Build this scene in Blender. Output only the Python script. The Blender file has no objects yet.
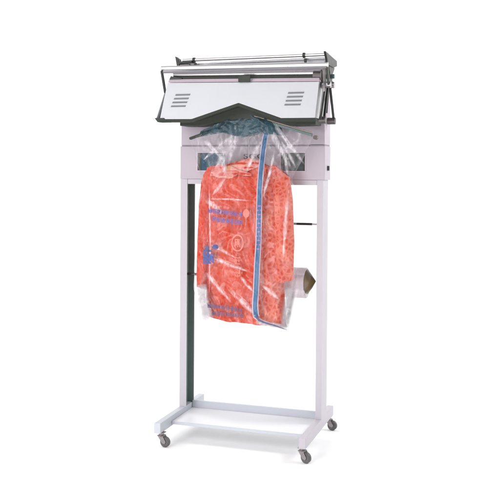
import bpy, math, random
from mathutils import Vector, Matrix, noise
random.seed(7)
PI = math.pi
scene = bpy.context.scene
COL = scene.collection
ZF = 0.078            # height of the floor in the survey coordinates used below

# ------------------------------------------------------------------ camera
FPX, YAW, PITCH, ROLL, HX, HY, HZ, SY = 860.4056, 17.8609, .5118, .3695, 1.8105, -4.0401, 1.492, 180.2905
_a, _p, _r = map(math.radians, (YAW, PITCH, ROLL))
F = Vector((-math.sin(_a)*math.cos(_p), math.cos(_a)*math.cos(_p), -math.sin(_p)))
R0 = Vector((math.cos(_a), math.sin(_a), 0)); U0 = R0.cross(F)
R = R0*math.cos(_r)+U0*math.sin(_r); U = -R0*math.sin(_r)+U0*math.cos(_r)
CAM = Vector((HX, HY, HZ))
cd = bpy.data.cameras.new('camera'); cam = bpy.data.objects.new('camera', cd); COL.objects.link(cam)
m = Matrix((R, U, -F)).transposed().to_4x4(); m.translation = CAM-Vector((0, 0, ZF)); cam.matrix_world = m
cd.sensor_width = 36; cd.lens = FPX/500*36; cd.shift_y = -(250-SY)/500; cd.clip_end = 200
scene.camera = cam
scene.view_settings.view_transform = 'Standard'; scene.view_settings.look = 'None'
scene.view_settings.exposure = 0.0; scene.view_settings.gamma = 1

# ------------------------------------------------------------------ light of the white studio, with added floor and backdrop lamps
w = bpy.data.worlds.new('World'); scene.world = w; w.use_nodes = True
w.node_tree.nodes['Background'].inputs[0].default_value = (1, 1, 1, 1)
w.node_tree.nodes['Background'].inputs[1].default_value = 0.46
def area(name, loc, target, size, energy, color=(1, 1, 1)):
    l = bpy.data.lights.new(name, 'AREA'); l.shape = 'SQUARE'; l.size = size; l.energy = energy; l.color = color
    o = bpy.data.objects.new(name, l); COL.objects.link(o); o.location = loc
    o.rotation_euler = (Vector(target)-Vector(loc)).to_track_quat('-Z', 'Y').to_euler(); return o
area('softbox_key', (-1.6, -4.2, 3.6), (.4, .3, 1.1), 3.2, 145, (1, .99, .985))
area('softbox_fill', (3.4, -5.2, 1.6), (.4, .3, .9), 1.6, 14, (1, .98, 1))
area('added_floor_lamp', (-.3, -3.0, .55), (.4, .6, 0), 1.2, 42)  # added low lamp, lifts the shadow on the floor under the shelf
area('added_floor_lamp_right', (3.3, -1.2, .6), (1.0, .5, 0), 1.0, 5)  # added to weaken the floor shadow on the right
area('added_backdrop_lamp_left', (-3.4, 1.3, 3.6), (-.6, 3.2, .4), 2.0, 100)  # added to bring the sweep up to pure white
area('added_backdrop_lamp_right', (4.2, 1.3, 3.6), (1.4, 3.2, .4), 2.0, 135)  # added for the sweep, stronger to wash out the right floor shadow
scene.cycles.max_bounces = 10; scene.cycles.transparent_max_bounces = 24

# ------------------------------------------------------------------ helpers
def at(px, py, Y):
    """survey point: where the sight line through a photo pixel meets the upright plane at depth Y"""
    d = F*FPX + R*(px-250) + U*(SY-py)
    return CAM + d*((Y-CAM.y)/d.y)
class MB:
    def __init__(s): s.v = []; s.f = []; s.sm = []
    def add(s, vs, fs, smooth=False):
        n = len(s.v); s.v += [Vector(v) for v in vs]
        for f in fs: s.f.append([i+n for i in f]); s.sm.append(smooth)
        return s
    def box(s, x0, x1, y0, y1, z0, z1):
        return s.add([(x, y, z) for x in (x0, x1) for y in (y0, y1) for z in (z0, z1)],
            [(0,1,3,2),(4,6,7,5),(0,4,5,1),(2,3,7,6),(0,2,6,4),(1,5,7,3)])
    def prism(s, pts, off):
        n = len(pts); off = Vector(off); a = [Vector(p) for p in pts]
        return s.add(a+[p+off for p in a], [list(range(n)), list(range(2*n-1, n-1, -1))]+[(i, i+n, (i+1) % n+n, (i+1) % n) for i in range(n)])
    def tube(s, pts, r, n=14, caps=True):
        pts = [Vector(p) for p in pts]; k = len(pts); rs = r if isinstance(r, (list, tuple)) else [r]*k
        vs = []; prev = None
        for i, p in enumerate(pts):
            t = (pts[min(i+1, k-1)]-pts[max(i-1, 0)]).normalized()
            if prev is None:
                ref = Vector((0, 0, 1)) if abs(t.z) < .9 else Vector((1, 0, 0)); a = t.cross(ref).normalized()
            else: a = (prev-t*prev.dot(t)).normalized()
            prev = a; b = t.cross(a)
            vs += [p+a*rs[i]*math.cos(2*PI*j/n)+b*rs[i]*math.sin(2*PI*j/n) for j in range(n)]
        fs = [(i*n+j, i*n+(j+1) % n, (i+1)*n+(j+1) % n, (i+1)*n+j) for i in range(k-1) for j in range(n)]
        s.add(vs, fs, True)
        if caps: s.add(vs[:n], [list(range(n))[::-1]]); s.add(vs[-n:], [list(range(n))])
        return s
    def build(s, name, mat, parent=None, bevel=0, seg=2, weld=False):
        o0 = Vector((0, 0, 0))
        if parent is not None:
            q = parent
            while q is not None: o0 += q.location; q = q.parent
        me = bpy.data.meshes.new(name)
        me.from_pydata([tuple(v-Vector((0, 0, ZF))-o0) for v in s.v], [], s.f)
        me.polygons.foreach_set('use_smooth', s.sm)
        import bmesh
        bm = bmesh.new(); bm.from_mesh(me)
        if weld: bmesh.ops.remove_doubles(bm, verts=bm.verts, dist=1e-5)
        bmesh.ops.recalc_face_normals(bm, faces=bm.faces); bm.to_mesh(me); bm.free()
        me.materials.append(mat)
        o = bpy.data.objects.new(name, me); COL.objects.link(o)
        if parent is not None: o.parent = parent
        if bevel:
            b = o.modifiers.new('bevel', 'BEVEL'); b.width = bevel; b.segments = seg; b.limit_method = 'ANGLE'; b.harden_normals = False
        return o
def thing(name, label, cat, loc):
    o = bpy.data.objects.new(name, None); COL.objects.link(o); o.location = (loc[0], loc[1], loc[2]-ZF)
    o.empty_display_size = .1; o['label'] = label; o['category'] = cat; return o
def tag(o, label, cat): o['label'] = label; o['category'] = cat; return o
def interp(tab, x):
    if x <= tab[0][0]: return tab[0][1]
    for (a, b), (c, d) in zip(tab, tab[1:]):
        if x <= c: return b+(d-b)*(x-a)/(c-a)
    return tab[-1][1]

# ------------------------------------------------------------------ materials
def nm(name):
    mt = bpy.data.materials.new(name); mt.use_nodes = True; nt = mt.node_tree
    return mt, nt, nt.nodes['Principled BSDF']
def N(nt, t, **k):
    n = nt.nodes.new(t)
    for a, b in k.items():
        if a.startswith('_'): n.inputs[a[1:].replace('_', ' ')].default_value = b
        else: setattr(n, a, b)
    return n
def simple(name, c, rough=.4, metal=0, var=.06, scale=9, bump=.0, bscale=160, spec=.5, coat=0):
    mt, nt, p = nm(name); L = nt.links.new
    tc = N(nt, 'ShaderNodeTexCoord'); no = N(nt, 'ShaderNodeTexNoise', _Scale=scale, _Detail=6.0)
    L(tc.outputs['Object'], no.inputs['Vector'])
    mx = N(nt, 'ShaderNodeMix', data_type='RGBA'); mx.inputs[6].default_value = (*[v*(1-var) for v in c], 1); mx.inputs[7].default_value = (*[min(1, v*(1+var)) for v in c], 1)
    L(no.outputs['Fac'], mx.inputs[0]); L(mx.outputs[2], p.inputs['Base Color'])
    mr = N(nt, 'ShaderNodeMapRange'); mr.inputs[3].default_value = rough*.8; mr.inputs[4].default_value = rough*1.25
    L(no.outputs['Fac'], mr.inputs[0]); L(mr.outputs[0], p.inputs['Roughness'])
    p.inputs['Metallic'].default_value = metal; p.inputs['Specular IOR Level'].default_value = spec; p.inputs['Coat Weight'].default_value = coat
    if bump:
        n2 = N(nt, 'ShaderNodeTexNoise', _Scale=bscale, _Detail=3.0); L(tc.outputs['Object'], n2.inputs['Vector'])
        b = N(nt, 'ShaderNodeBump', _Strength=bump, _Distance=.001); L(n2.outputs['Fac'], b.inputs['Height']); L(b.outputs[0], p.inputs['Normal'])
    return mt
M = dict(
    studio=simple('studio_white', (.96, .96, .96), .8, var=.0, spec=.1),
    shelfwhite=simple('shelf_enamel', (.78, .78, .81), .4, var=.02, bump=.1),
    white=simple('white_enamel', (.61, .62, .65), .32, var=.02, bump=.12),
    lilac=simple('lilac_grey_enamel', (.43, .375, .43), .4, var=.03, bump=.15),
    pale=simple('pale_lilac_enamel', (.455, .425, .475), .38, var=.025, bump=.15),
    blue_white=simple('cool_white_enamel', (.48, .50, .555), .38, var=.03, bump=.15),
    inner=simple('dark_green_channel_lining', (.14, .20, .185), .5, var=.25, scale=5),
    dark=simple('dark_olive_rubber', (.022, .028, .02), .6, var=.3, scale=14, bump=.3),
    black=simple('black_rubber', (.02, .02, .022), .55, var=.2),
    steel=simple('brushed_steel', (.40, .38, .39), .34, metal=.85, var=.12, scale=30),
    chrome=simple('bright_steel_tube', (.62, .60, .62), .28, metal=.7, var=.08),
    bracket=simple('dark_green_cast_bracket', (.030, .034, .030), .42, metal=.3, var=.35, scale=40),
    slot=simple('grey_slot', (.20, .19, .22), .6, var=.1),
    groove=simple('grey_seam', (.33, .29, .34), .6, var=.15),
    lilacseam=simple('pinkish_strip', (.58, .47, .55), .5, var=.06),
    casterfork=simple('worn_caster_plate', (.27, .24, .245), .38, metal=.6, var=.3, scale=60),
    wheel=simple('dark_grey_wheel', (.095, .088, .088), .42, var=.3, scale=40),
    hub=simple('grey_hub', (.25, .23, .24), .4, metal=.4, var=.2),
    fork=simple('worn_steel_fork', (.10, .085, .085), .4, metal=.6, var=.3, scale=60),
    glassL=simple('blue_window_glass', (.022, .075, .13), .15, var=.7, scale=26),
    glassR=simple('green_grey_window_glass', (.045, .06, .06), .15, var=.45, scale=26),
    cone=simple('olive_cone_holder', (.20, .135, .06), .45, var=.3, scale=30),
    teal=simple('pale_teal_bar', (.10, .15, .15), .35, var=.15, scale=20),
    tan=simple('tan_edge', (.36, .27, .21), .5, var=.3, scale=40),
    hanger=simple('cream_hanger_plastic', (.62, .50, .50), .4, var=.1),
    blue=simple('blue_print', (.05, .125, .25), .4, var=.3, scale=60),
    band_edge=simple('pale_blue_print', (.52, .44, .54), .4, var=.1, scale=60),
    purplemark=simple('light_violet_print', (.30, .16, .36), .5, var=.25, scale=80),
    purple=simple('violet_print', (.10, .11, .36), .5, var=.25, scale=80),
    greyprint=simple('slate_violet_print', (.10, .09, .19), .5, var=.25, scale=80),
    navy=simple('blue_violet_print', (.07, .09, .26), .5, var=.4, scale=60),
    pinkprint=simple('pink_print', (.68, .20, .16), .5, var=.15, scale=60),
    blackprint=simple('black_print', (.03, .03, .035), .5, var=.1),
    collar=simple('yellow_and_pink_lining', (.66, .30, .13), .7, var=.45, scale=30),
    pinkcloth=simple('pale_pink_lining', (.66, .30, .29), .7, var=.3, scale=30),
)
def fabric():
    mt, nt, p = nm('orange_red_lace_fabric'); L = nt.links.new
    tc = N(nt, 'ShaderNodeTexCoord')
    warp = N(nt, 'ShaderNodeTexNoise', _Scale=30.0, _Detail=3.0); L(tc.outputs['Object'], warp.inputs['Vector'])
    vm = N(nt, 'ShaderNodeVectorMath', operation='MULTIPLY_ADD'); L(warp.outputs['Color'], vm.inputs[0]); vm.inputs[1].default_value = (.020,)*3
    L(tc.outputs['Object'], vm.inputs[2])
    flat = N(nt, 'ShaderNodeVectorMath', operation='MULTIPLY'); L(vm.outputs[0], flat.inputs[0]); flat.inputs[1].default_value = (1, .5, .85)
    vo = N(nt, 'ShaderNodeTexVoronoi', feature='DISTANCE_TO_EDGE', _Scale=48.0); L(flat.outputs[0], vo.inputs['Vector'])
    edge = N(nt, 'ShaderNodeMapRange'); edge.inputs[1].default_value = .0; edge.inputs[2].default_value = .34; edge.inputs[3].default_value = 1; edge.inputs[4].default_value = 0; edge.interpolation_type = 'SMOOTHSTEP'
    L(vo.outputs['Distance'], edge.inputs[0])
    big = N(nt, 'ShaderNodeTexNoise', _Scale=11.0, _Detail=4.0); L(tc.outputs['Object'], big.inputs['Vector'])
    bigr = N(nt, 'ShaderNodeMapRange'); bigr.inputs[1].default_value = .38; bigr.inputs[2].default_value = .66; L(big.outputs['Fac'], bigr.inputs[0])
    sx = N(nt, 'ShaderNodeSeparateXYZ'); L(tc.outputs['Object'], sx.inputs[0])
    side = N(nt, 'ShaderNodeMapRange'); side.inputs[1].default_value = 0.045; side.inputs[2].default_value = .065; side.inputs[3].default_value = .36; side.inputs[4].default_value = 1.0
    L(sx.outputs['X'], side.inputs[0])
    a1 = N(nt, 'ShaderNodeMath', operation='MULTIPLY_ADD'); L(edge.outputs[0], a1.inputs[0]); a1.inputs[1].default_value = .46
    a0 = N(nt, 'ShaderNodeMath', operation='MULTIPLY'); L(bigr.outputs[0], a0.inputs[0]); a0.inputs[1].default_value = .50; L(a0.outputs[0], a1.inputs[2])
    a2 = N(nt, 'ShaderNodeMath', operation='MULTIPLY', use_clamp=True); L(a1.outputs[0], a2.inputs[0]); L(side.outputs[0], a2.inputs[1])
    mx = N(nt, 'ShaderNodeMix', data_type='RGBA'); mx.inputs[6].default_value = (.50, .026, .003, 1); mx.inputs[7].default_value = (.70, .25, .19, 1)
    L(a2.outputs[0], mx.inputs[0]); L(mx.outputs[2], p.inputs['Base Color']); p.inputs['Roughness'].default_value = .75
    p.inputs['Specular IOR Level'].default_value = .12
    b = N(nt, 'ShaderNodeBump', _Strength=.4, _Distance=.003); L(a1.outputs[0], b.inputs['Height']); L(b.outputs[0], p.inputs['Normal'])
    return mt
def film(name, lo, hi, c=(.86, .85, .88), tint=(1, 1, 1), scale=7, rough=.2, th=(.42, .72), dens=False, line=.08):
    """thin polythene: see-through, glossy, milky where it is creased"""
    mt, nt, p = nm(name); L = nt.links.new; out = nt.nodes['Material Output']
    tc = N(nt, 'ShaderNodeTexCoord'); mp = N(nt, 'ShaderNodeMapping'); mp.inputs['Rotation'].default_value = (0, .35, 0); mp.inputs['Scale'].default_value = (2.0, 1, .8)
    L(tc.outputs['Object'], mp.inputs[0])
    no = N(nt, 'ShaderNodeTexNoise', _Scale=scale, _Detail=7.0, _Roughness=.6, _Distortion=1.1); L(mp.outputs[0], no.inputs['Vector'])
    # creases: thin bright lines where the noise crosses its middle value
    sub = N(nt, 'ShaderNodeMath', operation='SUBTRACT'); L(no.outputs['Fac'], sub.inputs[0]); sub.inputs[1].default_value = .5
    ab = N(nt, 'ShaderNodeMath', operation='ABSOLUTE'); L(sub.outputs[0], ab.inputs[0])
    ln = N(nt, 'ShaderNodeMapRange'); ln.inputs[1].default_value = 0; ln.inputs[2].default_value = .022; ln.inputs[3].default_value = line; ln.inputs[4].default_value = 0; L(ab.outputs[0], ln.inputs[0])
    mr = N(nt, 'ShaderNodeMapRange'); mr.inputs[1].default_value = th[0]; mr.inputs[2].default_value = th[1]; mr.inputs[3].default_value = lo; mr.inputs[4].default_value = hi
    L(no.outputs['Fac'], mr.inputs[0])
    ad = N(nt, 'ShaderNodeMath', operation='ADD', use_clamp=True); L(mr.outputs[0], ad.inputs[0]); L(ln.outputs[0], ad.inputs[1])
    if dens:
        at_ = N(nt, 'ShaderNodeAttribute', attribute_name='milkiness'); mu = N(nt, 'ShaderNodeMath', operation='MULTIPLY', use_clamp=True)
        L(ad.outputs[0], mu.inputs[0]); L(at_.outputs['Fac'], mu.inputs[1]); ad = mu
    tr = N(nt, 'ShaderNodeBsdfTransparent'); tr.inputs[0].default_value = (*tint, 1)
    gl = N(nt, 'ShaderNodeBsdfGlossy'); gl.inputs['Roughness'].default_value = rough; gl.inputs[0].default_value = (.9, .9, .92, 1)
    di = N(nt, 'ShaderNodeBsdfDiffuse'); di.inputs[0].default_value = (*c, 1)
    m1 = N(nt, 'ShaderNodeMixShader'); L(ad.outputs[0], m1.inputs[0]); L(tr.outputs[0], m1.inputs[1]); L(di.outputs[0], m1.inputs[2])
    ge = N(nt, 'ShaderNodeNewGeometry'); io = N(nt, 'ShaderNodeMapRange'); io.inputs[3].default_value = 1.33; io.inputs[4].default_value = 1/1.33; L(ge.outputs['Backfacing'], io.inputs[0])
    fr = N(nt, 'ShaderNodeFresnel'); L(io.outputs[0], fr.inputs['IOR']); m2 = N(nt, 'ShaderNodeMixShader'); L(fr.outputs[0], m2.inputs[0]); L(m1.outputs[0], m2.inputs[1]); L(gl.outputs[0], m2.inputs[2])
    L(m2.outputs[0], out.inputs['Surface']); nt.nodes.remove(p); return mt
def lining():
    mt, nt, p = nm('pink_and_yellow_lining'); L = nt.links.new
    tc = N(nt, 'ShaderNodeTexCoord'); mp = N(nt, 'ShaderNodeMapping'); mp.inputs['Rotation'].default_value = (0, -.6, 0); mp.inputs['Scale'].default_value = (.45, 1, 1.8)
    L(tc.outputs['Object'], mp.inputs[0]); no = N(nt, 'ShaderNodeTexNoise', _Scale=26.0, _Detail=3.0, _Distortion=.8); L(mp.outputs[0], no.inputs['Vector'])
    cr = N(nt, 'ShaderNodeValToRGB'); e = cr.color_ramp.elements
    e[0].position = .36; e[0].color = (.50, .045, .02, 1); e[1].position = .66; e[1].color = (.60, .34, .12, 1)
    k = e.new(.47); k.color = (.62, .22, .19, 1); k = e.new(.57); k.color = (.66, .30, .29, 1)
    L(no.outputs['Fac'], cr.inputs[0]); L(cr.outputs[0], p.inputs['Base Color']); p.inputs['Roughness'].default_value = .75; p.inputs['Specular IOR Level'].default_value = .12
    return mt
M['collar'] = lining()
M['fabric'] = fabric()
M['film'] = film('clear_polythene', .0, .24, c=(.72, .64, .70), th=(.5,.78), line=.06)
M['foldglint'] = film('milky_fold_highlight', .2, .85, c=(.88, .82, .87), scale=22, th=(.38,.6), dens=True)  # whitish ribbon colour standing in for highlights on the folds
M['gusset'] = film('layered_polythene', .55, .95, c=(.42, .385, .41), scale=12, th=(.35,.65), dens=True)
M['roll'] = film('wound_film', .62, .8, c=(.80, .72, .78), tint=(.95, .93, .95), scale=5)
M['bluefilm'] = film('blue_tinted_polythene', .15, .8, c=(.06, .115, .145), tint=(.42, .54, .58), scale=9, th=(.36, .66))

# ------------------------------------------------------------------ setting: white studio sweep
prof = [(-9, 0)]+[(2.2+1.6*math.sin(t), 1.6-1.6*math.cos(t)) for t in [PI/2*i/16 for i in range(17)]]+[(3.8, 8)]
vs = [(x, y, z+ZF) for x in (-10, 11) for y, z in prof]; n = len(prof)
b = MB().add(vs, [(i, i+1, n+i+1, n+i) for i in range(n-1)], True).build('backdrop', M['studio']); b['kind'] = 'structure'

# ------------------------------------------------------------------ the garment packing machine
mac = thing('packing_machine', 'tall white wheeled garment packing frame with chevron hood, two posts and a low shelf', 'packing machine', (.4, .3, ZF))
W = .8; T = .035
# feet with casters
for x0, mt in ((0, M['blue_white']), (W-T, M['pale'])):
    MB().box(x0, x0+T, 0, .63, .152, .205).build('foot', mt, mac, .003)
def caster(x, y, ang):
    c = MB(); c.box(x-.019, x+.019, y-.019, y+.019, .1475, .1515); c.tube([(x, y, .136), (x, y, .1475)], .012)
    rot = Matrix.Rotation(ang, 3, 'Z')
    def P(a, bb, z): v = rot @ Vector((a, bb, 0)); return (x+v.x, y+v.y, z)
    for s in (-1, 1):   # fork cheeks reach back and down to the axle
        pts = [P(s*.0145, -.014, .137), P(s*.0145, .016, .137), P(s*.0145, .036, .108), P(s*.0145, .030, .096), P(s*.0145, .014, .100)]
        off = rot @ Vector((s*.0025, 0, 0)); c.prism(pts, off)
    c.prism([P(-.017, -.014, .133), P(.017, -.014, .133), P(.017, .018, .133), P(-.017, .018, .133)], (0, 0, .005))
    co = c.build('caster', M['casterfork'], mac, .0008)
    a = Vector(P(-.011, .024, .1045)); bb = Vector(P(.011, .024, .1045)); ax = (bb-a)
    MB().tube([a, a+ax*.12, a+ax*.88, bb], [.0225, .0262, .0262, .0225], 32).build('wheel', M['wheel'], co)
    MB().tube([a-ax*.22, bb+ax*.22], .007, 16).build('hub', M['hub'], co)
caster(.026, .035, -1.75); caster(W-.026, .035, -1.95); caster(.020, .60, -1.6); caster(W-.022, .60, -1.75)
# posts: C channels, open towards the inside, lined dark
PY0, PY1, PB, PT = .337, .455, .205, 1.4545
def post(x0, x1, s, mt):
    p = MB(); e = .003
    xo = x0 if s > 0 else x1; xi = x1 if s > 0 else x0
    pts = [(xo, PY0), (xi, PY0), (xi, PY0+e), (xo+s*e, PY0+e), (xo+s*e, PY1-e), (xi, PY1-e), (xi, PY1), (xo, PY1)]
    o = p.prism([(a, c, PB) for a, c in pts], (0, 0, PT-PB)).build('post', mt, mac)
    xs = sorted((xo+s*(e+.0012), xi-s*.004))
    l = MB(); w0 = xo+s*(e+.001); w1 = w0+s*.002
    a0, a1 = sorted((w0, w1)); l.box(a0, a1, PY0+e+.001, PY1-e-.001, PB+.001, PT-.002)
    b0, b1 = sorted((w1+s*.0005, xi-s*.002)); l.box(b0, b1, PY0+e+.001, PY0+e+.003, PB+.001, PT-.002); l.box(b0, b1, PY1-e-.003, PY1-e-.001, PB+.001, PT-.002)
    l.build('channel_lining', M['inner'], o)
    for z in (.45, .572, .75, .928, 1.1, 1.28):
        MB().tube([(w1, .40, z), (w1+s*.008, .40, z)], .006, 10).build('bolt', M['hub'], o)
    
    return o
post(0, .040, 1, M['pale']); post(W-.033, W, -1, M['pale'])
# header of the frame and lower cross beam
MB().box(.0405, W-.0335, PY0+.001, PY1-.004, 1.428, 1.4545).build('header', M['pale'], mac, .002)
MB().box(T+.001, W-T-.001, .44, .455, .165, .216).build('cross_beam', M['blue_white'], mac, .002)
sh = MB(); sh.box(T+.001, W-T-.001, .150, .4395, .172, .177); sh = sh.build('base_shelf', M['shelfwhite'], mac, .0015)
MB().box(T+.001, W-T-.001, .146, .1495, .162, .1785).build('front_lip', M['blue_white'], sh, .001)
# cabinet
CB, CT = 1.455, 2.046
cb = MB().box(-.003, .808, .3365, .475, CB, 1.634).build('cabinet', M['lilac'], mac, .003)
up = MB().box(0, .806, .341, .472, 1.640, CT).build('cabinet_top', M['lilac'], mac, .003)
MB().box(.002, .804, .345, .47, 1.6345, 1.6395).build('seam', M['groove'], cb)
MB().box(.732, .8035, .3355, .336, 1.630, 1.6365).build('slot', M['groove'], cb)
MB().box(.575, .640, .3355, .336, 1.640-.004, 1.644).build('slot', M['groove'], cb)
def window(x0, x1, z0, z1, mt):
    f = MB(); t = .005
    f.box(x0-t, x1+t, .334, .336, z0-t, z0); f.box(x0-t, x1+t, .334, .336, z1, z1+t); f.box(x0-t, x0, .334, .336, z0, z1); f.box(x1, x1+t, .334, .336, z0, z1)
    fo = f.build('window', M['lilacseam'], cb, .0008)
    MB().box(x0+.0005, x1-.0005, .3352, .3360, z0+.0005, z1-.0005).build('pane', mt, fo); return fo
wl = window(.100, .262, 1.502, 1.598, M['glassL']); MB().box(.1005, .122, .3340, .3350, 1.503, 1.597).build('shutter', M['dark'], wl)
wr = window(.571, .702, 1.502, 1.598, M['glassR']); MB().prism([(.690, .3340, 1.503), (.7015, .3340, 1.503), (.7015, .3340, 1.56), (.697, .3340, 1.59)], (0, .001, 0)).build('shutter', M['dark'], wr)
MB().box(.8085, .816, .395, .418, 1.505, 1.530).build('latch', M['black'], cb, .002)
tcv = bpy.data.curves.new('letters', 'FONT'); tcv.body = 'SGC'; tcv.size = .050; tcv.extrude = .0006; tcv.align_x = 'LEFT'; tcv.space_character = 1.1
to = bpy.data.objects.new('tmp', tcv); COL.objects.link(to); dg = bpy.context.evaluated_depsgraph_get(); me = bpy.data.meshes.new_from_object(to.evaluated_get(dg))
COL.objects.unlink(to); bpy.data.objects.remove(to)
lt = MB(); lt.v = [Vector((.362+v.co.x*1.15, .3355-v.co.z, 1.567+v.co.y*.72)) for v in me.vertices]; lt.f = [list(p.vertices) for p in me.polygons]; lt.sm = [False]*len(lt.f)
lt.build('lettering', M['blackprint'], cb)

# hood: leaning white front plate with a chevron cut from its lower edge
def hy(z): return .09+.09*(z-1.765)/.2
def hp(x, z, d=0): return (x, hy(z)+d, z)
outl = [(-.014, 1.966), (-.018, 1.768), (.160, 1.766), (.403, 1.848), (.640, 1.765), (.812, 1.764), (.812, 1.950)]
hood = MB().prism([hp(x, z) for x, z in outl], (0, .008, 0)).build('hood', M['white'], mac, .0015)
MB().prism([hp(-.012, 1.969, .002), hp(.81, 1.953, .002), hp(.81, 1.972, .012), hp(-.012, 1.987, .012)], (0, .05, 0)).build('top_flange', M['lilacseam'], hood, .001)
lowe = [(-.018, 1.7665), (.160, 1.7645), (.403, 1.8465), (.640, 1.7635), (.812, 1.7625)]
b_ = MB()      # dark seal under the plate's edge
for (xa, za), (xb, zb) in zip(lowe, lowe[1:]):
    b_.prism([hp(xa, za, .001), hp(xb, zb, .001), hp(xb, zb-.016, .001), hp(xa, za-.016, .001)], (0, .016, 0))
b_.build('edge_seal', M['dark'], hood)
for x0, z0 in ((.046, 1.900), (.660, 1.897)):
    v = MB(); sl = MB()
    for k in range(4):
        z = z0-k*.0205; dx = -.0045*k if x0 < .4 else -.0035*k
        sl.prism([hp(x0+dx, z, -.0012), hp(x0+.083+dx, z, -.0012), hp(x0+.082+dx, z-.0065, -.0012), hp(x0-.001+dx, z-.0065, -.0012)], (0, .001, 0))
        v.prism([hp(x0+dx, z+.0012, -.0045), hp(x0+.083+dx, z+.0012, -.0045), hp(x0+.083+dx, z+.004, -.0008), hp(x0+dx, z+.004, -.0008)], (0, .001, 0))
    vo = sl.build('vent', M['slot'], hood); v.build('louvre', M['white'], vo)
# inner side cheeks and dark pressing bar
for x0 in (-.012, .800):
    MB().prism([(x0, .104, 1.768), (x0, .19, 1.955), (x0, .330, 1.955), (x0, .330, 1.768)], (.006, 0, 0)).build('cheek', M['white'], hood, .001)
low = [(.05, 1.738), (.15, 1.736), (.20, 1.742), (.403, 1.775), (.60, 1.745), (.66, 1.734), (.79, 1.736)]
top = [(.79, 1.90), (.403, 1.92), (.05, 1.90)]
MB().prism([(x, .20, z) for x, z in low+top], (0, .125, 0)).build('pressing_bar', M['dark'], mac, .003)
MB().prism([(x, .148, z) for x, z in [(-.005, 1.764), (.165, 1.763), (.403, 1.838), (.635, 1.762), (.798, 1.762), (.798, 1.78), (.64, 1.785), (.403, 1.86), (.16, 1.785), (-.005, 1.785)]], (0, .051, 0)).build('hood_lining', M['dark'], mac)
# handle: long bar in front with bent arms at both ends
HB = [(-.046, .175, 2.043), (.858, .175, 2.034)]
hb = MB().tube([HB[0], HB[1]], .0125, 20).build('handle_bar', M['chrome'], mac)
MB().box(-.036, .85, .166, .184, 2.0165, 2.0275).build('handle_underside_shade', M['slot'], hb)  # grey strip painted in as the bar's shaded underside
def flatbar(pts, wd, th, x):       # flat arm in a plane of constant x
    o = MB()
    for a, c in zip(pts, pts[1:]):
        d = (Vector(c)-Vector(a)).normalized(); nrm = Vector((-d.y, d.x))*wd/2
        q = [Vector(a)+nrm, Vector(a)-nrm, Vector(c)-nrm, Vector(c)+nrm]; o.prism([(x, k.x, k.y) for k in q], (th, 0, 0)); x += th*.02
    return o
o = flatbar([(.165, 2.03), (.215, 1.917)], .018, .010, -.046).build('lift_arm', M['bracket'], mac, .002)
o = flatbar([(.215, 1.925), (.120, 1.766)], .016, .010, -.034).build('lift_arm', M['bracket'], mac, .002)
MB().prism([(-.046, .10, 1.768), (-.046, .135, 1.768), (-.046, .225, 1.915), (-.046, .205, 1.915)], (.006, 0, 0)).build('side_plate', M['white'], o, .001)
MB().prism([(-.048, .09, 1.774), (-.048, .15, 1.774), (-.03, .15, 1.752), (-.03, .09, 1.752)], (.055, 0, 0)).build('end_foot', M['dark'], o, .002)
# right arms
o = flatbar([(.185, 2.03), (.225, 1.94)], .022, .010, .846).build('lift_arm', M['bracket'], mac, .002)
o = flatbar([(.225, 1.945), (.13, 1.758)], .046, .006, .828).build('lift_arm', M['steel'], mac, .002)
flatbar([(.262, 1.95), (.168, 1.752)], .012, .012, .834).build('arm_edge', M['bracket'], o, .001)
flatbar([(.190, 1.90), (.106, 1.755)], .008, .012, .830).build('arm_edge', M['bracket'], o, .001)
MB().tube([(.815, .235, 1.94), (.86, .235, 1.94)], .017, 20).build('pivot_bolt', M['steel'], o)
MB().tube([(.822, .15, 1.756), (.855, .15, 1.756)], .018, 20).build('pivot_bolt', M['fork'], o)
g = flatbar([(.300, 1.93), (.395, 1.762)], .013, .012, .836).build('gas_strut', M['bracket'], mac, .002)
MB().tube([(.81, .385, 1.765), (.852, .385, 1.765)], .018, 18).build('end_joint', M['fork'], g)
MB().tube([(.81, .31, 1.945), (.862, .31, 1.945)], .016, 18).build('end_joint', M['steel'], g)
flatbar([(.315, 1.93), (.275, 1.80)], .012, .008, .826).build('link_bar', M['bracket'], mac, .002)
# second roller above the hood, dark strip under it painted in as its shaded underside
rl = MB().tube([(.004, .225, 2.014), (.80, .225, 2.000)], .0125, 24).build('guide_roller', M['chrome'], mac)
MB().prism([(.004, .208, 2.000), (.80, .208, 1.987), (.80, .208, 1.972), (.004, .208, 1.985)], (0, .03, 0)).build('roller_underside_shade', M['dark'], rl)
MB().prism([(-.020, .20, 1.971), (.055, .20, 1.973), (.062, .20, 1.992), (-.004, .20, 2.004)], (0, .05, 0)).build('end_block', M['bracket'], rl, .002)
MB().tube([(.775, .215, 1.988), (.815, .215, 1.986)], .023, 20).build('end_collar', M['fork'], rl)
MB().box(.388, .452, .165, .172, 1.958, 1.990).build('clasp', M['dark'], rl, .001)
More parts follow.
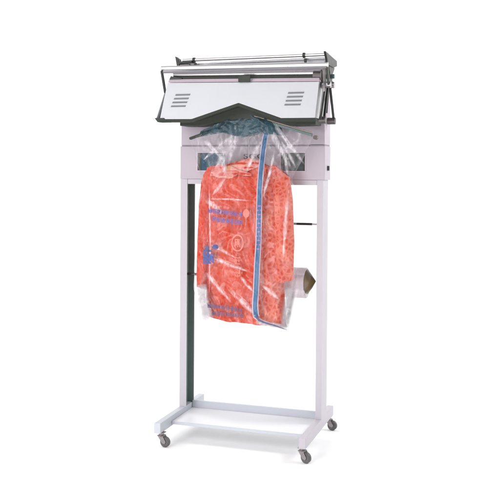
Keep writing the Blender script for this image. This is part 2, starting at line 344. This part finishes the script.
# upper rods and their brackets
r1 = MB().tube([(.02, .31, 2.100), (.83, .31, 2.104)], .0085, 12).build('upper_rod', M['chrome'], mac)
r2 = MB().tube([(.02, .36, 2.082), (.83, .33, 2.088)], .006, 12).build('upper_rod', M['chrome'], mac)
MB().box(.10, .80, .35, .45, 2.047, 2.088).build('film_tray', M['shelfwhite'], mac, .002)
for x, z in ((.086, 2.100), (.700, 2.104)):
    MB().tube([(x-.006, .31, z), (x+.006, .31, z)], .014, 14).build('rod_collar', M['bracket'], r1)
    MB().box(x+.001, x+.013, .303, .320, 2.066, 2.086).build('rod_clip', M['bracket'], r1, .002)
br = MB(); br.prism([(-.018, .29, 2.122), (.004, .29, 2.106), (.004, .29, 2.092), (.080, .29, 2.096), (.080, .29, 2.084), (.010, .29, 2.080), (.004, .29, 2.060), (-.006, .29, 2.060)], (0, .04, 0))
br = br.build('rod_bracket', M['bracket'], mac, .002)
MB().box(.008, .066, .293, .325, 2.058, 2.0785).build('spacer', M['fork'], br, .002)
MB().prism([(.828, .20, 2.106), (.828, .47, 2.090), (.828, .475, 2.062), (.828, .40, 2.045), (.828, .25, 2.045), (.828, .235, 2.075)], (.012, 0, 0)).build('rod_bracket', M['bracket'], mac, .002)
MB().prism([(.824, .30, 2.045), (.824, .45, 2.05), (.824, .40, 2.012), (.824, .385, 1.965), (.824, .32, 1.965), (.824, .33, 2.01)], (.010, 0, 0)).build('hinge_plate', M['bracket'], mac, .002)
MB().prism([(.810, .215, 2.015), (.810, .29, 2.03), (.810, .31, 1.93), (.810, .24, 1.925)], (.010, 0, 0)).build('hinge_plate', M['fork'], mac, .002)
MB().tube([(.80, .365, 1.996), (.85, .365, 1.996)], .012, 16).build('pivot_bolt', M['teal'], mac)
MB().tube([(.80, .34, 1.957), (.85, .34, 1.957)], .010, 16).build('pivot_bolt', M['steel'], mac)
# shoulder bars that the bag is drawn over
def bar(a, c, hgt, th, mt, name):
    a = Vector(a); c = Vector(c); d = (c-a).normalized(); up_ = Vector((-d.z, 0, d.x))*hgt
    if up_.z < 0: up_ = -up_
    return MB().prism([a, c, c+up_, a+up_], (0, th, 0)).build(name, mt, mac, .002)
SBY = .200
bar((.104, SBY+.006, 1.664), (.340, SBY+.006, 1.743), .013, .022, M['dark'], 'shoulder_bar')
sb = bar((.770, SBY, 1.677), (.52, SBY, 1.750), .014, .022, M['teal'], 'shoulder_bar')
bar((.772, SBY-.001, 1.6925), (.463, SBY-.001, 1.7825), .005, .024, M['tan'], 'shoulder_bar_rail')
MB().tube([(.788, SBY, 1.672), (.788, SBY+.03, 1.672)], .011, 16).build('end_screw', M['fork'], sb)
MB().box(.395, .455, .228, .3405, 1.750, 1.80).build('bar_mount', M['dark'], mac, .003)
# rods low down behind the garment
MB().tube([(.006, .396, .928), (.62, .396, .928)], .0075, 12).build('roll_rod', M['fork'], mac)
o = MB().tube([(.20, .396, 1.221), (.728, .396, 1.221)], .0065, 12).build('tension_rod', M['bracket'], mac)
MB().tube([(.7285, .396, 1.221), (.794, .396, 1.221)], .0045, 12).build('rod_end', M['lilacseam'], o)
MB().box(.196, .2045, .392, .400, 1.221, 1.4275).build('rod_strut', M['pale'], o)

# ------------------------------------------------------------------ film roll on its rod
fr = thing('film_roll', 'pinkish roll of packing film with a dark cone in its end, behind the jacket', 'film roll', (.64, .396, .91))
MB().tube([(.36, .396, .908), (.362, .396, .908), (.7, .396, .908), (.702, .396, .908)], [.078, .081, .081, .078], 48, caps=False).build('wound_film', M['roll'], fr)
MB().tube([(.3605, .396, .908), (.7005, .396, .908)], [.040, .040], 32).build('core', M['lilacseam'], fr)
MB().tube([(.701, .396, .916), (.706, .396, .916), (.728, .396, .917), (.749, .396, .919), (.751, .396, .919)], [.066, .064, .036, .004, .001], 32).build('cone', M['cone'], fr)
MB().tube([(.7026, .396, .908), (.704, .396, .908), (.714, .396, .908), (.724, .396, .905)], [.080, .079, .073, .060], 40, caps=False).build('loose_film_edge', M['film'], fr)

# ------------------------------------------------------------------ lofted cloth and film
YC = .232
def edge_tab(pts, Y=YC):       # photo outline -> table of height against x, sorted upwards
    t = sorted([(at(px, py, Y).z, at(px, py, Y).x) for px, py in pts]); return t
def nz(x, y, z): return noise.noise(Vector((x, y, z)))
class Loft:
    def __init__(s, left, right, topl, botl, thick, wr, yc=YC, pw=4.0):
        s.l = edge_tab(left); s.r = edge_tab(right); s.yc = yc; s.pw = pw
        s.top = [(u, at(250, py, YC).z) for u, py in topl]; s.bot = [(u, at(250, py, YC).z) for u, py in botl]
        s.th = sorted([(at(250, py, YC).z, t) for py, t in thick]); s.wr = wr
    def xz(s, u, v):
        z = interp(s.top, u)*(1-v)+interp(s.bot, u)*v+v*v*v*.005*nz(u*7, 3.3, s.pw); a = interp(s.l, z); c = interp(s.r, z); return a+(c-a)*u, z
    def y(s, x, z, side):
        a = interp(s.l, z); c = interp(s.r, z); u = max(-1, min(1, 2*(x-a)/(c-a)-1))
        t = interp(s.th, z); e = (1-abs(u)**s.pw)**.5
        return s.yc+side*(t*e+s.wr(x, z, side)*min(1, e*1.3)*min(1, t/.03))
    def mesh(s, nu, nv):
        o = MB(); vs = []; n2 = 2*nu
        for j in range(nv+1):
            for i in range(n2):
                side = -1 if i < nu else 1; k = i if i < nu else n2-i
                u = .5-.5*math.cos(PI*k/nu); x, z = s.xz(u, j/nv)
                vs.append((x, s.y(x, z, side), z))
        fs = [(j*n2+i, j*n2+(i+1) % n2, (j+1)*n2+(i+1) % n2, (j+1)*n2+i) for j in range(nv) for i in range(n2)]
        return o.add(vs, fs, True)
def seg(px, pz, ax, az, bx, bz):
    dx, dz = bx-ax, bz-az; t = max(0, min(1, ((px-ax)*dx+(pz-az)*dz)/(dx*dx+dz*dz))); return math.hypot(px-ax-t*dx, pz-az-t*dz)
FOLDS_PX = [((207, 199), (254, 201), .004), ((206, 200), (224, 216), .009), ((208, 243), (236, 258), .006), ((213, 258), (250, 272), .008), ((206, 272), (232, 303), .007),
            ((228, 288), (257, 316), .010), ((238, 126), (214, 172), .012), ((240, 126), (228, 165), .010), ((268, 125), (292, 170), .010), ((272, 122), (305, 165), .008),
            ((209, 180), (209, 300), .004), ((275, 150), (262, 200), .006), ((222, 150), (226, 176), .010), ((285, 150), (288, 176), .006), ((205, 140), (222, 158), .009), ((232, 136), (203, 160), .008), ((262, 140), (246, 172), .009), ((300, 140), (276, 158), .008),
            ((280, 140), (296, 168), .006), ((226, 178), (212, 196), .006), ((288, 190), (283, 262), .007), ((262, 285), (280, 300), .007), ((240, 276), (254, 292), .006)]
FOLDS = []
for a, c, wd in FOLDS_PX:
    A = at(*a, .14); B = at(*c, .14); FOLDS.append((A.x, A.z, B.x, B.z, wd))
def bag_wr(x, z, side):
    q = nz(x*6, side*3.1, z*4)*.014
    wx = x+.05*nz(x*5, 2, z*5); wz = z+.05*nz(x*5, 7, z*5)
    q += (1-abs(nz(wx*16+wz*5, side*9, wz*11)))**4*.009-.004
    q += (1-abs(nz(wx*34-wz*14, side*5, wz*26)))**5*.0020
    if side < 0:
        for ax, az, bx, bz, wd in FOLDS:
            d = seg(x, z, ax, az, bx, bz)
            if d < wd*3: q += wd*.8*math.exp(-(d/(wd*.6))**2)
    if z > at(250, 178, YC).z: q += (1-abs(nz(wx*22, 4, wz*9)))**4*.008
    return q
bagL = Loft([(190, 139), (196, 158), (202.5, 176), (203.5, 186), (199, 205), (196.5, 240), (195, 288), (203, 320)],
            [(313, 137), (303, 158), (292, 178), (294.5, 195), (296, 215), (296.5, 260), (296, 278), (291, 306), (288, 331)],
            [(0, 139), (.2, 130), (.42, 117), (.6, 116), (.78, 126), (1, 137)], [(0, 320), (.12, 321), (.35, 322.5), (.62, 325), (.8, 328.5), (1, 331)],
            [(110, .014), (126, .020), (142, .034), (165, .074), (185, .098), (330, .094)], bag_wr, pw=6.0)
def jac_wr(x, z, side):
    return nz(x*9, side*2, z*5)*.010+(1-abs(nz(x*13+z*4, side+5, z*2.2)))**4*.012-.006+(1-abs(nz(x*20+3, side, z*8)))**3*.006-.003
bodyL = Loft([(216, 150), (213, 165), (207, 180), (208, 200), (208, 260), (206.5, 300), (208, 324)],
             [(262, 150), (274, 163), (282, 178), (278, 200), (280, 240), (284, 285), (286.5, 328)],
             [(0, 172), (.12, 167), (.28, 164), (.42, 161.5), (.6, 160.5), (.75, 162), (.9, 166), (1, 174)], [(0, 317.5), (.15, 319.5), (.3, 321), (.5, 321.5), (.7, 322.5), (.85, 323.5), (1, 324)],
             [(150, .012), (165, .036), (180, .058), (330, .056)], jac_wr, pw=3.5)
jac = thing('jacket', 'orange red patterned jacket with two sleeves hanging inside the clear plastic bag', 'jacket', (.43, YC, .72))
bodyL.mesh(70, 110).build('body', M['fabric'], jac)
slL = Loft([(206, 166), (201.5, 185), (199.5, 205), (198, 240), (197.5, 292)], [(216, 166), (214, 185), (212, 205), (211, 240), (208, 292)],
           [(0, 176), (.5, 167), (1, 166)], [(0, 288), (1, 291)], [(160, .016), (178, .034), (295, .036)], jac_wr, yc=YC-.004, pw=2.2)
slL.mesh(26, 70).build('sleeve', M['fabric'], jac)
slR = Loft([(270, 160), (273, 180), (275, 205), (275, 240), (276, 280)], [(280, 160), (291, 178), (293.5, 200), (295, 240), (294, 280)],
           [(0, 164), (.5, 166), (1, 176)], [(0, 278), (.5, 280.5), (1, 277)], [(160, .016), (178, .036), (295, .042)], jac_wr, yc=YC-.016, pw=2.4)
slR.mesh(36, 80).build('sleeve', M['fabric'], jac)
# collar and crossing lapels of yellow and pink cloth
DENS = []
def strip_on(L, pts, wd, off, sub=14, taper=False):
    """ribbon of cloth laid on the front of a loft along a pixel path"""
    o = MB(); P = []; DENS.clear()
    for (a, c), (d, e) in zip(pts, pts[1:]):
        for k in range(sub): P.append((a+(d-a)*k/sub, c+(e-c)*k/sub))
    P.append(pts[-1]); n = len(P); vs = []
    for i, (px, py) in enumerate(P):
        q0 = P[max(0, i-1)]; q1 = P[min(n-1, i+1)]; dx, dy = q1[0]-q0[0], q1[1]-q0[1]; l = math.hypot(dx, dy) or 1
        ww = wd if not isinstance(wd, (list, tuple)) else wd[0]+(wd[1]-wd[0])*i/(n-1)
        if taper: ww *= max(.08, math.sin(PI*(.06+.9*i/(n-1))))**.7*(1+.4*nz(px*.11, 1, py*.11))
        for s in (-.5, -.33, -.17, 0, .17, .33, .5):
            vs.append(front(L, px-dy/l*ww*s, py+dx/l*ww*s, off))
            DENS.append((1-(2*s)**2)**1.6*min(1, 5*min(i, n-1-i)/n)*(1.3+.7*nz(px*.35, 4, py*.35)))
    o.add(vs, [(i*7+j, i*7+j+1, i*7+j+8, i*7+j+7) for i in range(n-1) for j in range(6)], True); return o
def front(L, px, py, off):
    Y = .15
    for _ in range(5):
        p = at(px, py, Y); Y = L.y(p.x, p.z, -1)
    return at(px, py, Y-off)
def solid(o, t=.001):
    md = o.modifiers.new('thickness', 'SOLIDIFY'); md.thickness = t; md.offset = 0; return o
for pts, w_, o_ in (([(207, 171), (218, 171), (228, 172), (237, 174)], (17, 12), .004), ([(226, 174), (238, 168), (250, 164), (264, 163)], (16, 11), .008), ([(228, 166), (238, 172), (252, 175)], (5, 5), .012)):
    solid(strip_on(bodyL, pts, w_, o_, taper=True).build('collar', M['collar'], jac), .003)

# hanger inside the bag
hg = thing('clothes_hanger', 'cream plastic hanger hooked under the hood, inside the neck of the orange jacket', 'hanger', (.43, YC, 1.60))
hk = [at(249, 158, YC)]
c0 = at(249, 139, YC); hk += [c0]+[c0+Vector((.012*math.sin(t)-.0, 0, .018-.012*math.cos(t))) for t in [.2+i*.42 for i in range(11)]]
MB().tube(hk, .0028, 10).build('hook', M['steel'], hg)
sp = at(249, 162, YC); arms = [sp+Vector((dx, 0, -.04*abs(dx)/.13*1.15)) for dx in (-.15, -.11, -.06, -.02, 0, .02, .06, .11, .15)]
MB().tube(arms, [.005, .009, .010, .011, .012, .011, .010, .009, .005], 14).build('arms', M['hanger'], hg)
MB().tube([sp, at(249, 157.5, YC)], [.010, .006], 14).build('neck', M['hanger'], hg)
MB().tube([(sp.x+.010, .215, c0.z+.030), (sp.x+.010, .26, c0.z+.030)], .004, 10).build('hook_peg', M['dark'], mac)

# clear bag
bag = thing('garment_bag', 'clear plastic garment bag with a blue stripe and violet print drawn over the orange jacket', 'garment bag', (.43, YC, .70))
bagL.mesh(110, 190).build('film', M['film'], bag)
OFF = .0018
def stripe(name, pts, wd, mat, off=OFF, par=None): return solid(strip_on(bagL, pts, wd, off).build(name, mat, par or bag), .0006)
BP = [(268, 118), (268, 127), (265, 138), (263, 152), (261, 170), (259.5, 190), (259, 215), (258.5, 240), (257, 265), (256, 290), (255, 306), (255.6, 314), (256.4, 317)]
st = stripe('printed_stripe', BP[1:], (5.2, 6.4), M['band_edge'], OFF)
stripe('stripe_core', BP, (3.8, 4.2), M['blue'], OFF+.0014, st)
dots = MB()
for k in range(11):
    py = 206+k*4.3; cx = interp([(205, 259.2), (240, 258.5), (255, 257.6)], py)
    for dx, w_ in ((-1.2, 1.5), (1.2, 1.3)) if k % 2 else ((.1, 2.8),):
        vs = [front(bagL, cx+dx+a, py+c, OFF+.0030) for a, c in ((-w_/2, -.8), (w_/2, -.8), (w_/2, .8), (-w_/2, .8))]; dots.add(vs, [(0, 1, 2, 3)])
dots.build('stripe_mark', M['purplemark'], st)
stripe('hem_edge', [(254, 316), (259, 319.8), (264, 321.6), (272, 324)], (3.6, 1), M['band_edge'], OFF)
stripe('hem_edge', [(256, 316.5), (259, 320), (264, 322.4), (271, 324.4), (278, 326.8), (287, 330)], (2.6, .3), M['greyprint'], OFF+.0016)
# milky ribbons along the film's folds, mostly highlights put into the colour
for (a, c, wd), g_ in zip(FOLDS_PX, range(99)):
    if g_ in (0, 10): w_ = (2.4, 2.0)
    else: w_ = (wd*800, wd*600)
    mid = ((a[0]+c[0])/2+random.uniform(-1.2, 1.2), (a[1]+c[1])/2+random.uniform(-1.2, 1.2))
    fo = strip_on(bagL, [a, mid, c], w_, OFF*.6, taper=True).build('fold_highlight', M['foldglint'], bag)
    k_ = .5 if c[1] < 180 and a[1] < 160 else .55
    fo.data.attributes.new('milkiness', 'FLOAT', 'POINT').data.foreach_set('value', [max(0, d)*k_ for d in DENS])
# film hanging past the jacket at the two lower corners, seen through several layers
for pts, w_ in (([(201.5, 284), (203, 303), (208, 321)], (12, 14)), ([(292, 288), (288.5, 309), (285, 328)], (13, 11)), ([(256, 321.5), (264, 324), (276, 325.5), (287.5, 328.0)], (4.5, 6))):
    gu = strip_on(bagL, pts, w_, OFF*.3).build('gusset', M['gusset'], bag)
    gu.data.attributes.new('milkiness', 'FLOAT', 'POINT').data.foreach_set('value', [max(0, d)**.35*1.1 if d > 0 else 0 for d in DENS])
# unreadable character print, stroke by stroke
def glyphs(name, x0, y0, x1, y1, n, h, mat, wk=.6, par=None):
    o = MB(); rnd = random.Random(int(x0*7+y0)); L_ = math.hypot(x1-x0, y1-y0); ux, uy = (x1-x0)/L_, (y1-y0)/L_; cw = L_/n
    def quad(ax, ay, bx, by):
        l = math.hypot(bx-ax, by-ay) or 1; nx_, ny_ = -(by-ay)/l*wk/2, (bx-ax)/l*wk/2; ks = max(1, int(l/1.6))
        for k in range(ks):
            p = (ax+(bx-ax)*k/ks, ay+(by-ay)*k/ks); q = (ax+(bx-ax)*(k+1)/ks, ay+(by-ay)*(k+1)/ks)
            o.add([front(bagL, *r_, OFF+.0008) for r_ in ((p[0]+nx_, p[1]+ny_), (q[0]+nx_, q[1]+ny_), (q[0]-nx_, q[1]-ny_), (p[0]-nx_, p[1]-ny_))], [(0, 1, 2, 3)])
    for k in range(n):
        bx, by = x0+ux*cw*k, y0+uy*cw*k; w_ = cw*.82
        cells = [((0, .1), (1, .1)), ((0, .5), (1, .5)), ((.05, .95), (.95, .95)), ((.1, 0), (.1, 1)), ((.55, 0), (.55, 1)), ((.92, .1), (.92, .95)), ((.3, .3), (.3, .8)), ((.75, .2), (.75, .7))]
        for (a, c), (d, e) in rnd.sample(cells, 6):
            quad(bx+a*w_, by+c*h, bx+d*w_, by+e*h)
    return o.build(name, mat, par or bag)
glyphs('lettering', 208.5, 208.4, 243, 213, 8, 4.4, M['purple'])
glyphs('lettering', 212, 216.3, 243, 221, 7, 5.0, M['purple'])
glyphs('lettering', 207.5, 303.5, 243, 308.5, 8, 4.2, M['greyprint'])
glyphs('lettering', 211.5, 311.2, 244, 314, 7, 4.0, M['greyprint'])
def blob(name, cx, cy, rx, ry, mat, ring=0, jag=.18):
    o = MB(); n_ = 28; rd = [1+jag*nz(math.cos(2*PI*i/n_)*1.7+cx, math.sin(2*PI*i/n_)*1.7, cy) for i in range(n_)]
    out = [front(bagL, cx+rx*rd[i]*math.cos(2*PI*i/n_), cy+ry*rd[i]*math.sin(2*PI*i/n_), OFF+.0012) for i in range(n_)]
    if ring:
        inn = [front(bagL, cx+rx*ring*math.cos(2*PI*i/n_), cy+ry*ring*math.sin(2*PI*i/n_), OFF+.0012) for i in range(n_)]
        o.add(out+inn, [(i, (i+1) % n_, n_+(i+1) % n_, n_+i) for i in range(n_)])
    else: o.add(out+[front(bagL, cx, cy, OFF+.0012)], [(i, (i+1) % n_, n_) for i in range(n_)])
    return o.build(name, mat, bag)
blob('printed_emblem', 237.5, 243, 6.2, 8.6, M['pinkprint'], .82, .05)
glyphs('printed_emblem', 234.8, 238.8, 240.6, 238.8, 1, 8.5, M['pinkprint'], .9)
glyphs('printed_emblem', 234.6, 256.8, 241.6, 256.8, 1, 7.5, M['pinkprint'], .8)
glyphs('printed_emblem', 234.4, 268.8, 241.6, 268.8, 1, 7.5, M['pinkprint'], .8)
blob('printed_dot', 246.2, 213.4, 3.3, 4.2, M['pinkprint'], 0, .1)
glyphs('printed_mark', 203.4, 249.5, 212.6, 252.5, 1, 14, M['navy'], 2.0)
glyphs('printed_mark', 204.5, 246, 209.5, 246, 1, 5, M['greyprint'], 1.6); glyphs('printed_mark', 208.5, 254, 213.6, 256, 1, 9, M['purple'], 1.7)
blob('printed_mark', 215.3, 247, 2.9, 2.4, M['navy'], 0, .35)
# blue printed film bunched under the hood
hdr = Loft([(199, 135), (205, 124), (215, 116)], [(284, 135), (280, 124), (270, 116)], [(0, 131), (.4, 117), (.6, 115), (1, 119)], [(0, 136), (.25, 132), (.5, 137), (.75, 133), (1, 136)],
           [(110, .022), (126, .030), (142, .044)], lambda x, z, s: nz(x*9, s, z*9)*.010+(1-abs(nz(x*22+z*16, s*3, z*24-x*9)))**3*.010, pw=6)
hdr.mesh(60, 24).build('blue_header', M['bluefilm'], bag)
